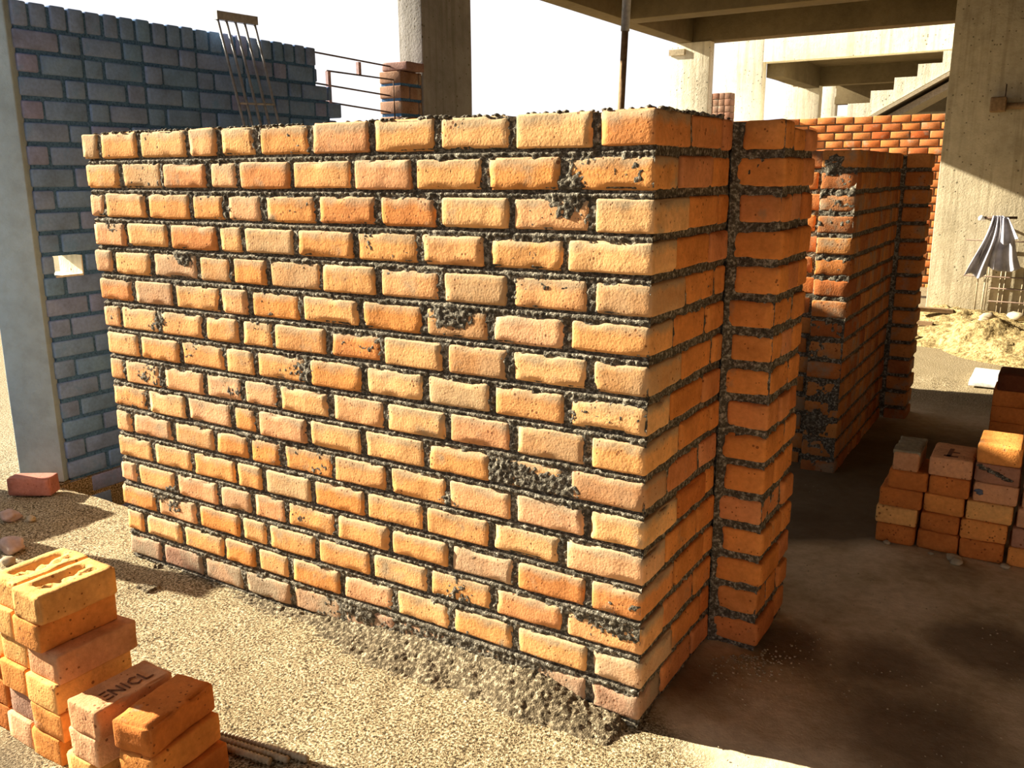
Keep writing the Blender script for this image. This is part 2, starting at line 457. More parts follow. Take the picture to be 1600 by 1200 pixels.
# core behind the joints, top bed and hidden back
box(gw, (XL + .02, .012, 0), (-.012, .19, H - .012), 1)
box(gw, (-.2, .19, 0), (-.012, .88, H - .012), 1)
for i in range(16):
    z0 = rowz(i); yy = .20
    while yy < .95:
        simple_brick(gw, (XL, yy, z0), (XL + .1, yy + (.10 if i % 2 else .21), z0 + BH)); yy += .115 if i % 2 else .225
box(gw, (XL + .008, .18, 0), (XL + .2, .98, H - .012), 1)  # unseen return wall, added to keep sun streaks off the floor
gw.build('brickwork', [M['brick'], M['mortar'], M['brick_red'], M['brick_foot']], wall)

gp = Geo()
PX = .15
for i in range(16):
    z0 = rowz(i); z1 = z0 + BH
    sd += 1
    l = .008 if i % 2 else .022
    ret = .108 if i % 2 == 0 else .20
    xr = PX + rng.uniform(-.008, .007)
    rbrick((l + rng.uniform(-.003, .006), .545 + rng.uniform(-.004, .004), z0), (xr, .545 + ret, z1), seed=sd, g=gp, chip=.009, seg=.018, r=.011)
    segs = ([(.665, .765), (.778, .875)] if i % 2 == 0 else [(.758, .875)])
    zt = -.02 if i == 0 else 0
    for y0, y1 in segs:
        sd += 1
        rbrick((.01, y0, z0), (PX + rng.uniform(-.006, .005), y1, z1 + zt), seed=sd, g=gp)
grid(gp, (.0, .545, 0), (1, 0, 0), (0, 0, 1), (0, -1, 0), PX - .006, H - .008, .007, lambda A, B, P: -.008 + .003 * vn(P * 40) + .004 * vn(P * 95) + .012 * sm(.035, .0, P[:, 0]), 1)
grid(gp, (PX, .552, 0), (0, 1, 0), (0, 0, 1), (1, 0, 0), .32, H - .03, .008, lambda A, B, P: -.010 + .003 * vn(P * 40) + .003 * vn(P * 95), 1)
box(gp, (-.01, .56, 0), (PX - .014, .868, H - .03), 1)
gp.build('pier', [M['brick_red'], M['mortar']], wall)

# crumbs of mortar left along the top bed
gc = Geo()
for k in range(420):
    x = rng.uniform(XL + .02, 0); y = rng.uniform(.005, .06)
    dens = vn(np.array([[x * 3.1, 0, 5.5]]))[0]
    if dens < -.25 and k % 3: continue
    r = rng.uniform(.003, .0075) * (1 + .9 * max(0, dens))
    lump(gc, (x, y, H + r * .2), r, (1.3, 1.2, .8), .4, 0, 1, k)
for k in range(90):
    y = rng.uniform(0.02, .54); r = rng.uniform(.004, .010)
    lump(gc, (rng.uniform(-.06, -.004), y, H + r * .2), r, (1.2, 1.3, .8), .4, 0, 1, k + 900)
tag(gc.build('mortar_crumbs', [M['mortar']], wall), kind='stuff')

# mortar dropped along the foot of the wall
gs = Geo()
def spill(A, B, P):
    x, y = P[:, 0], -P[:, 1]
    top = .010 + .07 * sm(-1.45, -.45, x) * (1 - .75 * sm(-.34, -.06, x))
    wdt = .045 + .10 * sm(-1.7, -.4, x) + .04 * vn(P * 6) + .02 * vn(P * 19)
    prof = np.clip(1 - y / wdt, -.3, 1)
    h = top * np.where(prof > 0, prof ** 1.1, prof)
    return (h + .002 * vn(P * 24) + .003 * vn(P * 80) + .0035 * vn(P * 150)) * sm(-.004, -.07, x) - .004 - .03 * sm(-.05, 0, x)
grid(gs, (-2.0, -.30, 0), (1, 0, 0), (0, 1, 0), (0, 0, 1), 2.005, .299, .0045, spill, 0)
tag(gs.build('mortar_droppings', [mortar_mat('dropped mortar', (.13, .10, .06), (.50, .42, .28))]), 'grey mortar droppings banked along the foot of the sunlit wall front', 'mortar', kind='stuff')

# ------------------------------------------------------------------ second wall beyond the doorway gap
w2 = thing('brick_wall', 'lower orange brick wall seen end-on beyond the tall wall, long side in deep shade', 'wall', (-.1, 3.0, 0), kind='thing')
g2 = Geo()
X0, X1, Y0, Y1 = -.185, -.02, 2.42, 3.66
Z2 = 1.56
for i in range(16):
    z0 = Z2 - C * (i + 1) + .014; z1 = z0 + BH
    if z1 < .01: continue
    sd += 1
    rbrick((X0, Y0 + rng.uniform(-.004, .004), max(z0, -.02)), (X1, Y0 + (.1 if i % 2 else .2), z1), seed=sd, g=g2, seg=.03, chip=.010)
    y = Y0 + (.112 if i % 2 else .212)
    while y < Y1 - .03:
        y1 = min(y + .098 + rng.uniform(-.008, .008), Y1)
        simple_brick(g2, (X1 - .1, y, max(z0, -.02)), (X1, y1, z1), .007)
        y = y1 + .012
    # the set-back face to the left of the end, toothed
    xa = -.30 if i % 2 else -.27
    rbrick((-.50, 2.50, max(z0, -.02)), (xa + .085, 2.60, z1), seed=sd + 500, g=g2, seg=.03)
grid(g2, (X0, Y0, 0), (1, 0, 0), (0, 0, 1), (0, -1, 0), X1 - X0 - .004, Z2 - .02, .008, lambda A, B, P: -.004 + .004 * vn(P * 40) + .005 * vn(P * 90) + .012 * sm(.3, .7, vn(P * 8 + 3)), 1)
grid(g2, (-.50, 2.50, 0), (1, 0, 0), (0, 0, 1), (0, -1, 0), .32, Z2 - .02, .01, lambda A, B, P: -.006 + .004 * vn(P * 40) + .005 * vn(P * 90), 1)
box(g2, (X0 + .01, Y0 + .012, 0), (X1 - .008, Y1, Z2 - .02), 1)
box(g2, (-.49, 2.512, 0), (X0 + .01, 2.70, Z2 - .02), 1)
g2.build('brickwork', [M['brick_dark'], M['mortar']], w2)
g2p = Geo()
for i in range(16):
    z0 = Z2 - C * (i + 1) + .014; z1 = z0 + BH
    sd += 1
    rbrick((-.0, 3.66, max(z0, -.02)), (.125 + rng.uniform(-.005, .005), 3.87, z1), seed=sd, g=g2p, seg=.04)
box(g2p, (-.03, 3.672, 0), (.112, 3.86, Z2 - .02), 1)
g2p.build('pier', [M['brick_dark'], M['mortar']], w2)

# ------------------------------------------------------------------ left boundary wall (dark, in shade)
gl = Geo()
LX = -3.2
rows = [(-.7 + .1 * k) for k in range(28)]
for i, z in enumerate(rows):
    y = .40
    end = 2.28 if z > 1.92 else (2.40 if z > 1.80 else 2.44 - (1.9 - z) * .02 + (.05 if i % 2 else 0))
    k = i
    if .96 < z < 1.04: k = 1
    while y < end - .02:
        l = .205 if k % 2 else .095
        y1 = min(y + l, end)
        if not (.96 < z < 1.04 and y < .60 and y1 > .46):
            simple_brick(gl, (LX - .2, y, z + .009), (LX + rng.uniform(-.004, .004), y1, z + .091), .008)
        else:
            if y < .44: simple_brick(gl, (LX - .2, y, z + .009), (LX, .46, z + .091), .008)
            if y1 - .60 > .02: simple_brick(gl, (LX - .2, .60, z + .009), (LX, y1, z + .091), .008)
        y = y1 + .014; k += 1
z = 2.10
y = .40
while y < 2.27:
    simple_brick(gl, (LX - .2, y, z + .006), (LX + rng.uniform(-.004, .004), y + .074, z + .108), .008)
    y += .090
def slab_m(y0, y1, z0, z1): box(gl, (LX - .19, y0, z0), (LX - .010, y1, z1), 1)
slab_m(.41, 2.27, 1.092, 2.2); slab_m(.41, 2.42, -.7, .998); slab_m(.606, 2.42, .998, 1.092); slab_m(.41, .455, .998, 1.092); box(gl, (LX - .19, .594, 1.0), (LX - .004, .600, 1.088), 2); box(gl, (LX - .19, .46, .990), (LX - .004, .598, .999), 2); slab_m(2.27, 2.38, 1.092, 1.9)  # pale linings put the daylight in the hole into the colour
tag(gl.build('wall_left', [M['brick_blue'], M['mortar_blue'], M['conc_white']]), 'long dark haze-blue brick wall in shade with upright capping bricks', 'wall', kind='structure')

gq = Geo()
for i in range(-7, 21):
    z0 = .1 * i + .06
    if z0 < .0: continue
    simple_brick(gq, (-3.39, 3.09, z0 + .009), (-3.2, 3.09 + (.1 if i % 2 else .2), z0 + .091), .008, 0)
    simple_brick(gq, (-3.3, 3.20 if i % 2 else 3.30, z0 + .009), (-3.2, 3.33, z0 + .091), .008, 0, .001)
box(gq, (-3.38, 3.10, 0), (-3.21, 3.328, 2.14), 1)
tag(gq.build('brick_pier', [M['brick_dull'], M['mortar_blue']]), 'short brick pier with orange sunlit end against the tall grey concrete column', 'pier', kind='thing')
gb = Geo(); rbrick((-3.37, 3.10, 2.153), (-3.15, 3.30, 2.21), g=gb, seg=.04)
lb = gb.build('brick', [M['loose']]); lb.color = (.28, .17, .15, 1)
tag(lb, 'dark brick lying flat on top of the short brick pier by the concrete column', 'brick')

# ------------------------------------------------------------------ concrete frame of the building
def cbox(name, lo, hi, m, label, cat, rot=0, kind='structure', jit=0.004):
    g = Geo(); c = (np.array(lo) + np.array(hi)) / 2; h = (np.array(hi) - np.array(lo)) / 2
    ax = [axis(h[k], .006, max(.25, h[k] * .3)) for k in range(3)]
    I, F = topo(*[len(a) for a in ax]); p = np.stack([ax[k][I[:, k]] for k in range(3)], 1)
    q = np.clip(p, -(h - .006), h - .006); d = p - q; L = np.linalg.norm(d, axis=1, keepdims=True); L[L == 0] = 1
    p = q + d / L * .006 + (d / L) * (jit * vn((p + c) * 6))[:, None]
    if rot:
        cs, sn = math.cos(rot), math.sin(rot); p = np.stack([p[:, 0] * cs - p[:, 1] * sn, p[:, 0] * sn + p[:, 1] * cs, p[:, 2]], 1)
    g.add(p + c, F, 0, True)
    o = g.build(name, [m]); tag(o, label, cat, kind=kind); return o

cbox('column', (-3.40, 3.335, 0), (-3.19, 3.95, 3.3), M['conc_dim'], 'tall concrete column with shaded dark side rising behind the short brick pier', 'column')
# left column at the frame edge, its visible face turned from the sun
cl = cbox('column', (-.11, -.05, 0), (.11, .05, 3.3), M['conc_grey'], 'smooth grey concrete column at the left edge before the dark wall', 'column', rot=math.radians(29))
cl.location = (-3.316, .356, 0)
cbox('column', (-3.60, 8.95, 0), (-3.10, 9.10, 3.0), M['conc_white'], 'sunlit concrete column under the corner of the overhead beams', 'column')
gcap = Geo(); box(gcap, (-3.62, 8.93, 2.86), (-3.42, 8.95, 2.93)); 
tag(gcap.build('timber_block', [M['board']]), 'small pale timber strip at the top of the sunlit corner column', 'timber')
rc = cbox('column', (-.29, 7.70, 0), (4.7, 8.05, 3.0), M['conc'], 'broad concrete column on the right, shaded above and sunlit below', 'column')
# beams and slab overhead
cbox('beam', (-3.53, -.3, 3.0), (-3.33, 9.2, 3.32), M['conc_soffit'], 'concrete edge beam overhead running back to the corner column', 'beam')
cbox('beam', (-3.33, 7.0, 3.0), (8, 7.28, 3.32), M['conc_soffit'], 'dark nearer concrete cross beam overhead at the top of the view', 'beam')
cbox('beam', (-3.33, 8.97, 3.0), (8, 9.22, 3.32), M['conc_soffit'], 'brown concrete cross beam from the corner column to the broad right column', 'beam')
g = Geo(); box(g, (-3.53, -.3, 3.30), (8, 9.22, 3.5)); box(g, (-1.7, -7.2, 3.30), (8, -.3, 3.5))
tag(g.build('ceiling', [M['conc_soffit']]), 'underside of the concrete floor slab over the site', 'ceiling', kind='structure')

g = Geo(); box(g, (4.6, -7.0, 0), (4.8, 7.7, 3.3), 0)  # unseen, added to cut ambient light from the right
tag(g.build('wall_right', [M['brick_dull']]), 'unlit wall out of view on the right, added to cut fill light', 'wall', kind='structure')
# unseen wall added behind the camera to block sun and floor bounce
g = Geo(); box(g, (-3.7, -7.2, 0), (-3.5, -1.6, 3.4), 0)
tag(g.build('wall_left', [M['brick_dull']]), 'unseen wall behind the camera on the left, added to block sun', 'wall', kind='structure')
# the stair bay behind the back wall
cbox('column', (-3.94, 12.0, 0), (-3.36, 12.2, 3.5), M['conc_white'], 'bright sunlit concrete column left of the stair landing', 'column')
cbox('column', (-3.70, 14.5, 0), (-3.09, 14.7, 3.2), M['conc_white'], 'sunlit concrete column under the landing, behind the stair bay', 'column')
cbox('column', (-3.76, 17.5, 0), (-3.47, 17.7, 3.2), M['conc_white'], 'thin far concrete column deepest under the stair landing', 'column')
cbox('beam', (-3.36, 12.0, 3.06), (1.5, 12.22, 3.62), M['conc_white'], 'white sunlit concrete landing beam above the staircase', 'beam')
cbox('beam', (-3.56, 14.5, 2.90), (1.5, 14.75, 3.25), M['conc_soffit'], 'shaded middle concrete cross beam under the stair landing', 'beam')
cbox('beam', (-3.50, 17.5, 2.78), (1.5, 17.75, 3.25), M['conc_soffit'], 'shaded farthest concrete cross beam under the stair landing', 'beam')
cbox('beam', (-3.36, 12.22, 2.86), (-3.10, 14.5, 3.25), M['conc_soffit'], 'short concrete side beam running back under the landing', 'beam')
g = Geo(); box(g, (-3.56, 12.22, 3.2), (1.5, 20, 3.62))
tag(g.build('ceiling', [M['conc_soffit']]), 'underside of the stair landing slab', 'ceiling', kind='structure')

st = thing('staircase', 'pale concrete staircase climbing to the right behind the back wall', 'stairs', (-1.3, 11.6, 2.2), kind='thing')
g = Geo()
tops = [(-1.92, 2.355), (-1.635, 2.508), (-1.35, 2.66), (-1.075, 2.812), (-.79, 2.955), (-.5, 3.1), (-.2, 3.25)]
prof = [(-1.6, 2.2), (-5.6, 0), (-5.9, 0)]
for k in range(14):
    x = -5.9 + .2843 * k; prof += [(x, .157 * (k + 1)), (x + .2843, .157 * (k + 1))]
for k, (x, zt) in enumerate(tops):
    prof.append((x, zt)); prof.append((tops[k + 1][0] if k + 1 < len(tops) else .1, zt))
prof += [(.1, 3.15), (-1.52, 2.25)]
n = len(prof)
V = [(x, 11.2, z) for x, z in prof] + [(x, 11.95, z) for x, z in prof]
F = [list(range(n)), list(range(2 * n - 1, n - 1, -1))] + [(k, k + n, (k + 1) % n + n, (k + 1) % n) for k in range(n)]
g.add(V, F, 0, False); g.build('flight', [M['conc_white']], st)
g = Geo()
for dz, w, y in ((-.02, .05, 11.15), (-.13, .09, 11.25)):
    V = [(-1.62, y, 2.2 + dz), (.1, y, 3.15 + dz), (.1, y, 3.15 + dz - w), (-1.62, y, 2.2 + dz - w)]
    V += [(a, 11.95, c) for a, b, c in V]
    g.add(V, [(0, 1, 2, 3), (7, 6, 5, 4), (0, 4, 5, 1), (1, 5, 6, 2), (2, 6, 7, 3), (3, 7, 4, 0)], 0, False)
g.build('formwork_board', [M['board']], st)
g = Geo(); tube(g, [(-1.2, 11.6, 2.60), (-.5, 11.6, 2.60)], .02); box(g, (-1.25, 12.3, 2.0), (.6, 12.4, 2.62))
g.build('prop_board', [M['conc_soffit']], st)

# back wall of red bricks
gk = Geo(); BY = 10.5
z = -.25; i = 0
while z < 2.12:
    x = -3.62 + (.11 if i % 2 else 0)
    while x < -.1:
        x1 = x + .213
        simple_brick(gk, (x, BY, z + .009), (x1, BY + .1, z + .091), .007, 0, .004)
        x = x1 + .016
    z += .1; i += 1
box(gk, (-3.6, BY + .012, -.3), (-.1, BY + .2, z - .012), 1)
tag(gk.build('wall_back', [M['brick_far'], M['mortar_far']]), 'red brick wall with pale joints across the back beside the broad column', 'wall', kind='structure')

g = Geo()
for r_ in range(6):
    for c_ in range(4):
        x = -3.60 + .085 * c_
        simple_brick(g, (x, 10.30, 2.0 + .085 * r_), (x + .08, 10.49, 2.08 + .085 * r_), .006, 0)
box(g, (-3.59, 10.31, 0), (-3.27, 10.488, 2.50), 1)
tag(g.build('brick_pier', [M['brick_dull'], M['mortar_far']]), 'small toothed brick pier with thin courses beside the corner column', 'pier', kind='thing')

# ------------------------------------------------------------------ ground
xs = np.concatenate([[-60, -30, -15, -8, -5], np.linspace(-3.9, .6, 190), np.linspace(.7, 2.2, 20), [3, 5, 8, 15, 30, 60]])
ys = np.concatenate([[-40, -15, -6, -3], np.linspace(-2.0, .32, 110), np.linspace(.4, 5, 50), [6, 8, 10, 13, 18, 30, 60]])
xs = np.sort(np.concatenate([xs, [-3.2, -2.2]])); ys = np.sort(np.concatenate([ys, [4.0]]))
XX, YY = np.meshgrid(xs, ys, indexing='ij')
P = np.stack([XX.ravel(), YY.ravel(), 0 * XX.ravel()], 1)
near = (np.abs(P[:, 0]) < 4.5) & (P[:, 1] > -3) & (P[:, 1] < 5)
P[:, 2] = np.where(near, .006 * vn(P * 5) + .003 * vn(P * 21), 0) * np.where(P[:, 0] > .3, .4, 1)
ix = np.arange(len(xs) * len(ys)).reshape(len(xs), len(ys))
F = []
for a in range(len(xs) - 1):
    for b in range(len(ys) - 1):
        cx, cy = (xs[a] + xs[a + 1]) / 2, (ys[b] + ys[b + 1]) / 2
        if -3.2 < cx < -2.2 and .319 < cy < 4.0: continue
        F.append((ix[a, b], ix[a + 1, b], ix[a + 1, b + 1], ix[a, b + 1]))
g = Geo(); g.add(P, F)
for lo, hi in (((-3.2, .26, -.7), (-2.2, .315, -.004)), ((-2.2, .3, -.7), (-2.15, 4, -.01)), ((-3.2, 4, -.7), (-2.2, 4.05, -.01)), ((-3.2, .3, -.75), (-2.2, 4, -.7)), ((-3.25, .3, -.75), (-3.2, 4, -.01))):
    box(g, lo, hi)
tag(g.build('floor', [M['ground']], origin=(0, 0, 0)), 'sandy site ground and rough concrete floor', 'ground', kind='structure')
# low blocks added outside the left of the view to shade the sand by the column
cbox('shade_block', (-3.70, -1.6, 0), (-3.50, .10, .40), M['conc_grey'], 'low concrete block out of view, added to shade the sand', 'shade_block')
cbox('column', (-3.64, -.42, .3), (-3.52, -.30, .86), M['conc_grey'], 'short concrete stub out of view, added to shade the sand', 'column')

# sand heap
g = Geo()
def heap(A, B, P):
    x, y = P[:, 0], P[:, 1]
    def bl(cx, cy, rx, ry, h): return h * np.clip(1 - ((x - cx) / rx) ** 2 - ((y - cy) / ry) ** 2, 0, 1) ** 1.2
    h = bl(.25, 7.1, .9, .9, .17) + bl(.75, 6.3, .75, .7, .17) + bl(.15, 6.35, .5, .22, .09) + bl(-.1, 7.4, .8, .4, .06)
    e = np.minimum.reduce([A / .15, (2.3 - A) / .15, B / .2, np.ones_like(A)]).clip(0, 1)
    return (h + (.028 * vn(P * 5) + .022 * vn(P * 12) + .012 * vn(P * 30)) * sm(0, .05, h)) * e - .006
grid(g, (-.75, 5.35, 0), (1, 0, 0), (0, 1, 0), (0, 0, 1), 2.3, 2.34, .025, heap)
tag(g.build('sand_heap', [M['sand']]), 'low heap of yellow building sand before the broad right column', 'sand', kind='stuff')

# ------------------------------------------------------------------ loose bricks
BC = {'y': (.80, .43, .14), 'o': (.74, .30, .075), 'd': (.58, .195, .045), 'r': (.40, .17, .13), 'p': (.74, .42, .23), 'k': (.66, .34, .17), 'g': (.40, .24, .17), 'b': (.16, .05, .02), 'm': (.40, .20, .12)}
def loose(lo, hi, colr, label, group, rot=0, seed=0, top=None, seg=.02, chip=.007, r=.0055):
    g = Geo(); rbrick(lo, hi, r=r, seg=seg, rot=rot, seed=seed, g=g, top=top, chip=chip, a1=.0018)
    o = g.build('brick', [M['loose']])
    v = rng.uniform(.93, 1.06)
    o.color = tuple(c * v for c in BC[colr]) + (1,)
    return tag(o, label, 'brick', group)

def frog(p, h):
    """recess pressed into the bed face, with torn lumps along one side"""
    up = p[:, 2] > h[2] - .004
    inside = np.minimum(np.minimum((p[:, 0] + .028) / .006, (.030 - p[:, 0]) / .006), np.minimum((p[:, 1] + .072) / .008, (.072 - p[:, 1]) / .008)).clip(0, 1)
    lum = .018 * np.clip(vn(p * 80 + 3) * 1.5 + .45, 0, 1) * sm(-.014, .004, p[:, 0])
    p[:, 2] += up * inside * (-.017 + lum)
    return p
LS = 'bricks of the near left stack'
h6 = .078
ord6 = ['bottom', 'fifth from the top', 'fourth from the top', 'third from the top', 'second from the top', 'topmost']
c0x = [(-1.30, -1.176), (-1.285, -1.152), (-1.293, -1.160), (-1.288, -1.155), (-1.318, -1.200), (-1.298, -1.184)]
col0 = ['o', 'o', 'y', 'k', 'o', 'y']
look0 = ['orange', 'orange', 'yellow', 'pink-ended', 'orange', 'yellow']
gap = .113
for k in range(6):
    x0, x1 = c0x[k]; z0 = k * h6
    loose((x0, -.905 + (.012 if k == 3 else 0), z0), (x1, -.693 + (.02 if k == 3 else 0), z0 + h6 - .0006), col0[k],
          ['orange brick at the foot of the tall six-brick column of the near left stack', 'orange brick second from the ground in the tall six-brick column, near left stack',
           'yellow brick third from the ground in the tall six-brick column, near left stack', 'pink-ended brick fourth from the ground in the tall near left stack, sticking out right',
           'orange brick directly under the topmost frogged brick of the near left stack', 'topmost yellow brick with pressed slot, right one of two on the near left stack'][k],
          LS, seed=k + 40, top=frog if k == 5 else None, seg=.009 if k == 5 else .02)
    xl = x0 - .008
    loose((xl - .116, -.90 + (.01 if k % 2 else 0), z0), (xl, -.688, z0 + h6 - .0006), ['p', 'g', 'o', 'y', 'y', 'y'][k],
          ['pale cement-marked brick at the foot of the second column from the left, near left stack', 'greyish brick second from the ground, left of the tall column, near left stack',
           'orange brick third from the ground, left of the tall column, near left stack', 'yellow brick fourth from the ground, left of the tall column, near left stack',
           'yellow brick fifth from the ground, left of the tall column, near left stack', 'topmost yellow brick with pressed slot, left one cut by the picture edge'][k],
          LS, seed=k + 60, top=frog if k == 5 else None, seg=.009 if k == 5 else .02)
for k in range(3):
    loose((-1.545, -.89, k * h6), (-1.428, -.68, k * h6 + h6 - .0006), 'd', ['dark brick at the foot of the outermost left column, near left stack', 'dark middle brick of the outermost left column, near left stack', 'dark top brick of the outermost left column, near left stack'][k], LS, seed=k + 80)
def cut_frog(p, h):
    up = p[:, 2] > h[2] - .004
    inside = np.minimum(np.minimum((p[:, 0] + .045) / .006, (.045 - p[:, 0]) / .006), np.minimum((p[:, 1] + .078 - .02 * (1 - (p[:, 0] / .045) ** 2)) / .006, (.09 - p[:, 1]) / .01)).clip(0, 1)
    p[:, 2] += up * inside * -.007
    return p
eng = None
for k, (x0, x1, cc) in enumerate([(-1.128, -1.024, 'y'), (-1.10, -.99, 'p'), (-1.090, -.976, 'k')]):
    o = loose((x0, -.918, k * h6), (x1, -.703, k * h6 + h6 - .0006), cc,
          ['yellow brick at the foot of the low middle column, near left stack', 'pinkish brick under the lettered brick, near left stack', 'brown brick with pressed lettering on its top face, near left stack'][k], LS, seed=k + 90,
          top=cut_frog if k == 2 else None, seg=.009 if k == 2 else .02, rot=0)
    if k == 2: eng = o
# pressed lettering lies in the recess as dark sunk strokes
g = Geo()
def stroke(pts, w=.0042):
    for (a, b) in zip(pts[:-1], pts[1:]):
        a, b = np.array(a), np.array(b); d = (b - a) / np.linalg.norm(b - a); s = np.array([-d[1], d[0]]) * w / 2
        a = a - d * w * .3; b = b + d * w * .3
        q = [a - s, b - s, b + s, a + s]
        V = [(x, y, .2277) for x, y in q] + [(x, y, .2292) for x, y in q]
        g.add(V, BOXF, 0, False)
def letter(segs, y0, w=.026, hgt=.036):
    # letters read from the near end to the far end, tops toward the tall column
    for s in segs:
        stroke([(-1.008 - v * hgt - .004, y0 + u * w) for u, v in s])
letter([[(1, 1), (.3, .95), (0, .6), (.0, .3), (.4, 0), (1, .05)], [(.15, .5), (.9, .5)]], -.872)   # E
letter([[(0, 0), (0, 1), (.9, 0), (.9, 1)]], -.838)                                                    # N
letter([[(.2, 0), (.2, 1)]], -.806, .02)                                                               # I
letter([[(.95, .85), (.5, 1), (.05, .7), (.05, .3), (.5, 0), (.95, .15)]], -.790)                     # C
letter([[(.0, 1), (.0, 0), (.75, 0)]], -.755)                                                          # L
lt = g.build('lettering', [plain('sunk dark letters', (.20, .085, .045), .9)], eng)
for k in range(3):
    rot = math.radians(9 if k == 2 else (6 if k == 1 else 3))
    cx, cy = [(-.866, -.79), (-.879, -.795), (-.889, -.797)][k]
    loose((cx - .0575, cy - .107, k * h6), (cx + .0575, cy + .107, k * h6 + h6 - .0006), ['d', 'o', 'd'][k],
          ['deep orange brick at the foot of the nearest right column, near left stack', 'orange brick under the nearest skewed top brick, near left stack', 'red-orange brick laid skewed on the nearest right column, near left stack'][k], LS, rot=rot, seed=k + 100, chip=.014, r=.008)

RS = 'bricks of the right-hand stack'
RP = [
 [(.306, .452, 'd', 'deep orange brick at the foot of the leftmost column, right-hand stack'), (.300, .452, 'y', 'bright yellow-orange brick second from the floor, leftmost column, right-hand stack'), (.307, .464, 'd', 'deep orange brick third from the floor, leftmost column, right-hand stack'), (.334, .476, 'd', 'red-orange brick just under the cement-capped brick, right-hand stack'), (.345, .440, 'k', 'narrow cement-capped brick topping the leftmost column, right-hand stack')],
 [(.460, .606, 'd', 'orange brick at the foot of the second column, right-hand stack'), (.464, .602, 'd', 'brown-orange brick second from the floor, second column, right-hand stack'), (.471, .612, 'o', 'orange middle brick of the second column, right-hand stack'), (.482, .624, 'd', 'dark orange brick under the pale top brick, second column, right-hand stack'), (.474, .626, 'k', 'pale dusty brick with a pressed letter topping the second column, right-hand stack')],
 [(.611, .762, 'd', 'deep orange brick at the foot of the tallest column, right-hand stack'), (.608, .766, 'o', 'yellow-orange brick second from the floor, tallest column, right-hand stack'), (.619, .776, 'y', 'yellow-orange brick third from the floor, tallest column, right-hand stack'), (.637, .786, 'k', 'pinkish brick with a blue-grey spot, tallest column, right-hand stack'), (.634, .784, 'm', 'brown brick with a cement streak, second from top, tallest column'), (.635, .782, 'o', 'sunlit orange brick topping the tallest column, right-hand stack')],
 [(.775, .925, 'o', 'orange brick at the foot of the column cut by the right edge'), (.782, .93, 'm', 'dusky brick second from the floor in the column at the right edge'), (.79, .94, 'k', 'greyish pink brick third from the floor in the column at the right edge'), (.800, .95, 'k', 'pinkish brick fourth from the floor in the column at the right edge'), (.797, .945, 'm', 'brown top brick of the column at the right edge')],
]
h5 = .077
RB = {}
for a, colm in enumerate(RP):
    for k, (x0, x1, cc, lab) in enumerate(colm):
        yo = rng.uniform(-.006, .006)
        RB[a, k] = loose((x0, 1.66 + yo, k * h5), (x1, 1.88 + yo, k * h5 + h5 - .0006), cc, lab, RS, seed=130 + a * 7 + k, seg=.025, r=.010)
# cement crust, pressed letter, streak and spot on four of them
def crust(parent, lo, hi, name, m, label=None, seed=0, amp=.003):
    g = Geo(); rbrick(lo, hi, r=.004, seg=.012, a1=amp, a2=amp, chip=.01, seed=seed, g=g)
    o = g.build(name, [m], parent)
    if label: o['label'] = label
zt = 5 * h5
crust(RB[0, 4], (.343, 1.662, zt - .012), (.442, 1.878, zt + .006), 'cement_crust', plain('olive cement crust', (.30, .25, .16), .95, 0, .5, 60), 'olive grey cement crust', 3)
g = Geo()
for q in ([(.530, 1.69), (.545, 1.69), (.548, 1.80), (.533, 1.80)], [(.520, 1.69), (.570, 1.69), (.570, 1.704), (.520, 1.704)], [(.548, 1.745), (.572, 1.745), (.572, 1.757), (.548, 1.757)]):
    V = [(x, y, zt - .006) for x, y in q] + [(x, y, zt + .0015) for x, y in q]; g.add(V, BOXF, 0, False)
g.build('lettering', [bpy.data.materials['sunk dark letters']], RB[1, 4])
def streak(parent, pts, name, m, y=1.657):
    g = Geo()
    for k, (x, z, r) in enumerate(pts): lump(g, (x, y + .004, z), r, (1.6, .35, .8), .4, 0, 1, k)
    g.build(name, [m], parent)
streak(RB[2, 4], [(.645 + .0085 * k, 4 * h5 + .068 - .0035 * k + .003 * math.sin(k * 2), .006 + .002 * (k % 3)) for k in range(14)], 'cement_streak', M['mortar'])
streak(RB[2, 3], [(.655, 3 * h5 + .045, .010), (.660, 3 * h5 + .036, .009)], 'paint_spot', plain('blue grey paint', (.13, .15, .2)), 1.657)

RR = 'bricks of the rear right stack'
for a in range(1):
    for k in range(6):
        x0 = .607 + .158 * a + (.014 if k == 5 else 0)
        lab = (['lowest', 'second lowest', 'third lowest', 'fourth lowest', 'second highest', 'topmost'][k] + ' brick in the dim single-column stack behind the right-hand stack')
        loose((x0, 2.9, k * .0805), (x0 + .15, 3.12, k * .0805 + .0799), 'b' if k == 5 else 'd', lab, RR, seed=200 + a * 9 + k, seg=.05)

# brick at the foot of the left column and rubble beside it
ob = loose((-.10, -.045, .0), (.10, .045, .085), 'r', 'single dusty red brick at the foot of the grey left column', None, seed=300)
ob.location = (-3.17, .20, .004); ob.rotation_euler = (0, 0, math.radians(32))
for k, (x, y, r, mname, lab) in enumerate([(-2.60, -.22, .042, 'stone', 'largest pinkish rubble lump just behind the near left stack'), (-2.68, -.30, .028, 'stone', 'small rubble lump left of the largest pink one by the near left stack'), (-2.50, -.30, .022, 'clod', 'pale flat chip nearest the corner of the near left stack'), (-2.95, -.04, .035, 'stone', 'dusky red lump in the shade below the grey left column'), (-2.86, .0, .018, 'clod', 'pale pebble beside the dusky red lump in the left shade')]):
    g = Geo(); lump(g, (x, y, r * .62), r, (1.25, 1, .8), .35, 0, 3, k + 20)
    tag(g.build('rubble_stone', [M[mname]]), lab, 'stone', 'rubble by the left column')

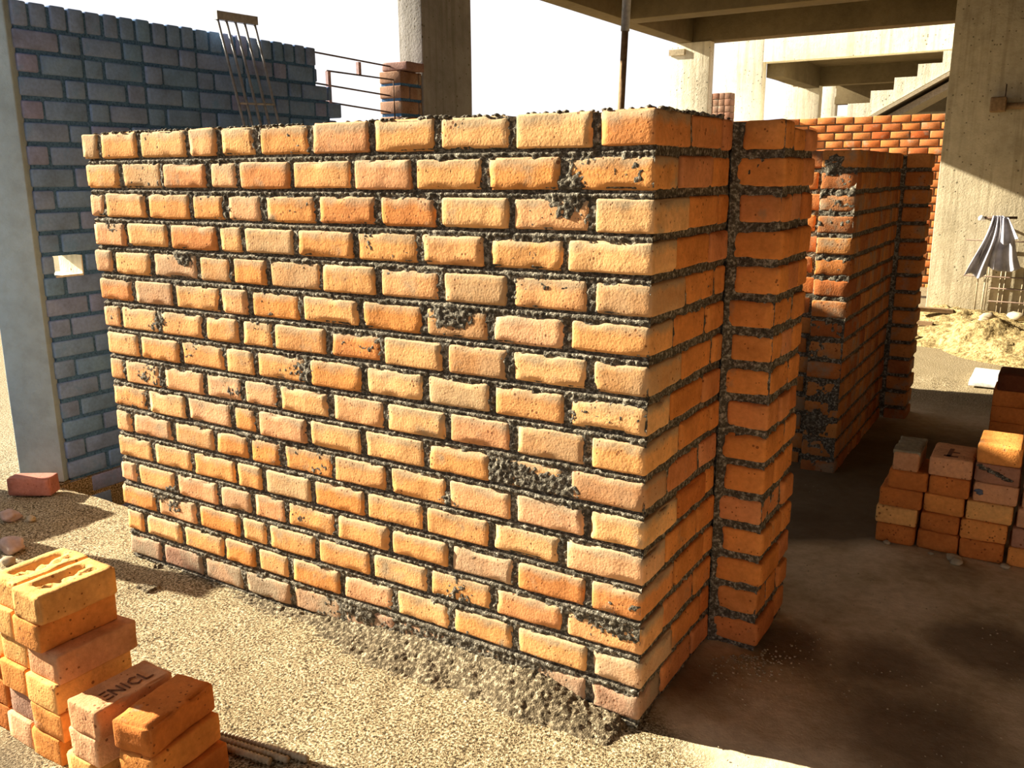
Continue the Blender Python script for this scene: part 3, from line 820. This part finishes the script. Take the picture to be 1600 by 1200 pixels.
# ribbed bars on the sand by the near stack
for k, (a, b, lab) in enumerate([((-.99, -.612, .011), (-.66, -.566, .011), 'longer ribbed steel bar on the sand, farther from the camera'), ((-.98, -.654, .011), (-.735, -.622, .011), 'shorter ribbed steel bar on the sand beside the near left stack'), ((-.985, -.633, .011), (-.70, -.594, .011), 'middle ribbed steel bar on the sand, between the longer and the shorter one')]):
    g = Geo(); tube(g, [a, b], .0078, 10, 0, .34); tag(g.build('rebar', [M['steel_dusty']]), lab, 'steel bar', 'ribbed bars by the near left stack')

# ------------------------------------------------------------------ steel on and beside the left wall
gr = thing('steel_grille', 'grey five-bar steel grille leaning against the dark left wall', 'grille', (-2.9, 1.7, -.7))
tps = [(1.493, 2.295), (1.551, 2.296), (1.613, 2.298), (1.678, 2.3), (1.751, 2.301)]
g = Geo(); V = []
for x in (-3.165, -3.135):
    V += [(x, 1.480, 2.262), (x, 1.764, 2.268), (x, 1.764, 2.312), (x, 1.480, 2.306)]
g.add(V, [(0, 3, 2, 1), (4, 5, 6, 7), (0, 1, 5, 4), (1, 2, 6, 5), (2, 3, 7, 6), (3, 0, 4, 7)], 0, False); g.build('top_rail', [M['steel_grey']], gr)
for y, z in tps:
    g = Geo(); top = np.array((-3.15, y, z - .03)); d = np.array((.09, .027, -.455)); t = 2.97 / .455
    tube(g, [top, top + d * t], .0075, 8); g.build('bar', [M['steel_grey']], gr)
for zc in (1.835, 1.2, .4):
    t = (2.27 - zc) / .455
    g = Geo(); tube(g, [(-3.15 + .09 * t, 1.493 + .027 * t, zc), (-3.15 + .09 * t, 1.751 + .027 * t, zc + .008)], .006, 8); g.build('cross_bar', [M['steel_grey']], gr)

def bar(name, pts, r, m, lab, cat, group=None):
    g = Geo(); tube(g, pts, r, 8); return tag(g.build(name, [M[m]]), lab, cat, group)
TG = 'steel ties between the left wall and the brick pier'
bar('tie_bar', [(-3.3, 2.20, 2.205), (-3.3, 3.12, 2.183)], .0055, 'steel', 'topmost thin steel tie bar between the dark wall and the brick pier', 'steel bar', TG)
bar('tie_bar', [(-3.3, 2.47, 2.10), (-3.25, 3.075, 2.09), (-3.25, 3.078, 1.80)], .0055, 'steel', 'second thin steel tie bar, hooked down the face of the brick pier', 'steel bar', TG)
bar('tie_bar', [(-3.3, 2.27, 2.02), (-3.3, 3.12, 1.988)], .0055, 'steel', 'third thin steel tie bar down, running into the brick pier', 'steel bar', TG)
bar('tie_bar', [(-3.3, 2.40, 1.912), (-3.3, 3.12, 1.876)], .0055, 'steel', 'lowest thin steel tie bar between the dark wall and the brick pier', 'steel bar', TG)
for (y0, z0, y1, z1, lab) in ((2.778, 2.181, 2.791, 2.098, 'short pink upright strip between the two upper tie bars'), (2.482, 2.098, 2.495, 1.86, 'longer pink upright strip by the broken end of the dark wall')):
    g = Geo(); box(g, (-3.312, y0 - .012, z1), (-3.290, y0 + .014, z0)); tag(g.build('steel_strip', [M['steel_pink']]), lab, 'steel strip')

# prop under the slab
pr = thing('steel_prop', 'thin adjustable prop rising from behind the tall wall to the slab', 'prop', (-1.555, 3.0, 0))
g = Geo(); tube(g, [(-1.555, 3, 0), (-1.474, 3, 2.25)], .020, 14); g.build('lower_tube', [M['wood']], pr)
g = Geo(); tube(g, [(-1.474, 3, 2.25), (-1.447, 3, 3.0)], .0255, 14); g.build('upper_tube', [M['steel_grey']], pr)
g = Geo(); box(g, (-1.63, 2.93, 0), (-1.48, 3.07, .012)); g.build('base_plate', [M['steel_grey']], pr)

# ------------------------------------------------------------------ on the right column
rm = thing('rebar_mesh', 'rusty steel mesh standing against the foot of the broad right column', 'steel mesh', (.4, 7.66, .05))
for z, x0 in ((.81, .01), (.47, .02), (.36, .25), (.235, .26), (.112, .005)):
    g = Geo(); tube(g, [(x0, 7.655, z), (1.3, 7.655, z - .01)], .0075, 6); g.build('horizontal_bar', [M['steel']], rm)
for x, z1 in ((.012, .16), (.145, .82), (.205, .50), (.23, .82), (.335, .62), (.372, .62), (.522, .62), (.56, .7), (.8, .8)):
    g = Geo(); tube(g, [(x, 7.675, .03), (x + .01, 7.675, z1)], .007, 6); g.build('upright_bar', [M['steel_dusty']], rm)

g = Geo(); tube(g, [(.15, 7.70, 1.022), (.15, 7.60, 1.022)], .012, 10); tube(g, [(.118, 7.62, 1.018), (.42, 7.62, 1.028)], .012, 8)
pg = g.build('wall_peg', [M['steel']]); tag(pg, 'rusty peg with a white end holding the grey cloth on the broad column', 'peg')
g = Geo(); lump(g, (.125, 7.605, 1.018), .03, (1, .8, .9), .15, 0, 2, 4); tag(g.build('white_end', [M['white']], pg), 'white end')

# grey work shirt draped from the peg
def sheet(g, fx, fy, fz, nu, nv, th=.006):
    U, Vv = np.meshgrid(np.linspace(0, 1, nu), np.linspace(0, 1, nv), indexing='ij')
    U, Vv = U.ravel(), Vv.ravel()
    A = np.stack([fx(U, Vv), fy(U, Vv), fz(U, Vv)], 1)
    B = A + np.array((0, th, 0))
    idx = np.arange(nu * nv).reshape(nu, nv)
    a, b, c, d = idx[:-1, :-1].ravel(), idx[1:, :-1].ravel(), idx[1:, 1:].ravel(), idx[:-1, 1:].ravel()
    F = np.stack([a, d, c, b], 1).tolist(); n = nu * nv
    F += (np.stack([a, b, c, d], 1) + n).tolist()
    rim = list(idx[:, 0]) + list(idx[-1, 1:]) + list(idx[-2::-1, -1]) + list(idx[0, -2:0:-1])
    F += [(rim[k], rim[(k + 1) % len(rim)], rim[(k + 1) % len(rim)] + n, rim[k] + n) for k in range(len(rim))]
    g.add(np.concatenate([A, B]), F, 0)
sh = thing('work_shirt', 'crumpled grey work shirt hung from the peg on the broad right column', 'shirt', (.26, 7.6, .47))
g = Geo()
# long lit sleeve side falling to the left
sheet(g, lambda u, v: .245 + (u - .5) * (.05 + .13 * v) - .105 * v ** 1.1 + .012 * np.sin(5 * v), lambda u, v: 7.595 - .015 - .045 * np.sin(u * 9 + 1.5 * v) * (.35 + .65 * v) - .03 * v, lambda u, v: 1.045 - .565 * v + .02 * np.sin(u * 7) * v, 34, 34)
g.build('left_front', [M['cloth']], sh)
g = Geo()
sheet(g, lambda u, v: .275 + (u - .35) * (.05 + .30 * v ** .7) + .01 * np.sin(6 * v), lambda u, v: 7.60 - .02 - .05 * np.sin(u * 13 + 2 + v) * (.3 + .7 * v), lambda u, v: 1.045 - (.49 - .03 * np.cos(u * 5)) * v, 40, 34)
g.build('right_front', [M['cloth']], sh)
g = Geo()
sheet(g, lambda u, v: .33 + (u - .5) * (.05 + .10 * v) + .055 * v, lambda u, v: 7.545 - .03 * np.sin(u * 8) * (.4 + .6 * v) - .02 * v, lambda u, v: 1.03 - (.22 + .03 * np.sin(u * 5)) * v, 24, 24)
g.build('sleeve', [M['cloth']], sh)

tb = thing('timber_bracket', 'short timber block fixed high on the broad right column', 'timber', (.16, 7.6, 1.95))
g = Geo(); rbrick((.09, 7.56, 1.98), (.22, 7.70, 2.11), g=g, r=.012, seg=.04, a1=.006); g.build('block', [M['wood']], tb)
g = Geo(); tube(g, [(.205, 7.6, 2.0), (.205, 7.6, 2.22)], .006, 6); g.build('nail', [M['steel']], tb)
g = Geo(); tube(g, [(.2, 7.63, 2.03), (.75, 7.63, 2.02)], .03, 8); g.build('stub', [M['wood']], tb)

# scraps on the ground at the back right
g = Geo(); rbrick((.37, 4.75, .012), (.62, 5.25, .045), r=.004, seg=.06, g=g); tag(g.build('sheet_offcut', [M['white']]), 'white flat offcut on the ground beyond the rear brick stack', 'sheet')
for k, (x, y, rz, l, lab) in enumerate([(-.16, 7.15, 10, .34, 'longer dark plank scrap on the sand at the column foot'), (-.2, 6.75, -4, .2, 'shorter dark plank scrap in front of the longer one')]):
    g = Geo(); box(g, (-l / 2, -.04, 0), (l / 2, .04, .035), 0, .006); o = g.build('plank_scrap', [M['wood']], origin=(0, 0, 0)); o.location = (x, y, heap(np.array([x + .75]), np.array([y - 5.35]), np.array([[x, y, 0]]))[0] + .025); o.rotation_euler = (0, .02, math.radians(rz))
    tag(o, lab, 'plank', 'plank scraps on the sand')
for k, (x, y, r, lab) in enumerate([(.60, 1.605, .022, 'larger pale clod in front of the foot of the right-hand stack'), (.615, 1.575, .02, 'flatter clod nearest the camera before the right-hand stack'), (.355, 1.64, .012, 'small clod under the leftmost column of the right-hand stack'), (.52, 1.625, .008, 'tiny chip before the second column of the right-hand stack'), (.775, 1.63, .014, 'small pale chip at the foot of the right-edge column')]):
    g = Geo(); lump(g, (x, y, r * .55), r, (1.2, 1, .75), .35, 0, 2, k + 50); tag(g.build('clod', [M['clod']]), lab, 'clod', 'clods before the right-hand stack')
for k, (x, y, r, lab) in enumerate([(.34, 6.55, .07, 'dark broken clod on the crest of the sand heap'), (.55, 6.75, .06, 'rounded clod at the top of the sand heap'), (-.22, 6.45, .035, 'whitish stone on the sand beside the second wall'), (.9, 6.9, .045, 'pale slab-like clod at the right end of the sand heap')]):
    hz = heap(np.array([x + .75]), np.array([y - 5.35]), np.array([[x, y, 0]]))[0]
    g = Geo(); lump(g, (x, y, hz + r * .68), r, (1.3, 1, .7), .4, 0, 2, k + 70); tag(g.build('clod', [M['clod'] if k != 2 else M['white']]), lab, 'clod', 'clods on the sand heap')

# grit at the foot of the pier
g = Geo()
for k in range(260):
    a, r0 = rng.uniform(-2.4, 1.0), abs(rng.normal(0, .10))
    x, y = .13 + r0 * math.cos(a), .53 + r0 * math.sin(a) - .01
    if (x < .165 and y > .52) or x < .02: continue
    r = rng.uniform(.0015, .0045); lump(g, (x, y, r * .5 + .002), r, (1, 1, .8), .3, 0, 1, k)
for k in range(240):
    x, y = rng.uniform(.1, 1.0), rng.uniform(-.1, 1.3); r = rng.uniform(.001, .0032)
    lump(g, (x, y, r * .5 + .001), r, (1, 1, .8), .3, 0, 1, k)
tag(g.build('grit', [M['clod']]), 'scattered pale grit on the shaded floor at the foot of the pier', 'grit', kind='stuff')

# ------------------------------------------------------------------ light, sky, camera
AZ, EL = math.radians(9.5), math.radians(24)
d = Vector((math.cos(EL) * math.cos(AZ), math.cos(EL) * math.sin(AZ), -math.sin(EL)))
sun = bpy.data.lights.new('sun', 'SUN'); sun.energy = 20; sun.color = (1, .90, .71); sun.angle = math.radians(.6)
so = bpy.data.objects.new('sun', sun); COL.objects.link(so); so.rotation_euler = d.to_track_quat('-Z', 'Y').to_euler(); so.location = (-6, -2, 5)
w = bpy.data.worlds.new('sky'); scn.world = w; w.use_nodes = True
t = w.node_tree; bg = t.nodes['Background']; bg.inputs[0].default_value = (1.0, 1.0, 1.03, 1); bg.inputs[1].default_value = 1.0

r_, u_, f_ = [0.8504641306422727, 0.5259989786637707, -0.0059863958734412], [-0.11684383142756208, 0.19999105004223242, 0.9728057868661826], [-0.5128920759265158, 0.826636954380625, -0.2315449505044619]
cam = bpy.data.cameras.new('camera'); co = bpy.data.objects.new('camera', cam); COL.objects.link(co)
m = Matrix.Identity(4)
for k in range(3):
    m[k][0], m[k][1], m[k][2] = r_[k], u_[k], -f_[k]
m[0][3], m[1][3], m[2][3] = 0.8232674333110684, -1.9614780572489574, 1.4571143900647425
co.matrix_world = m
cam.sensor_width = 36; cam.lens = 1382.5256845 / 1600 * 36; cam.clip_start = .02
scn.camera = co
vs = scn.view_settings
vs.view_transform = 'Standard'; vs.look = 'None'; vs.gamma = 1; vs.use_curve_mapping = False; vs.exposure = .15
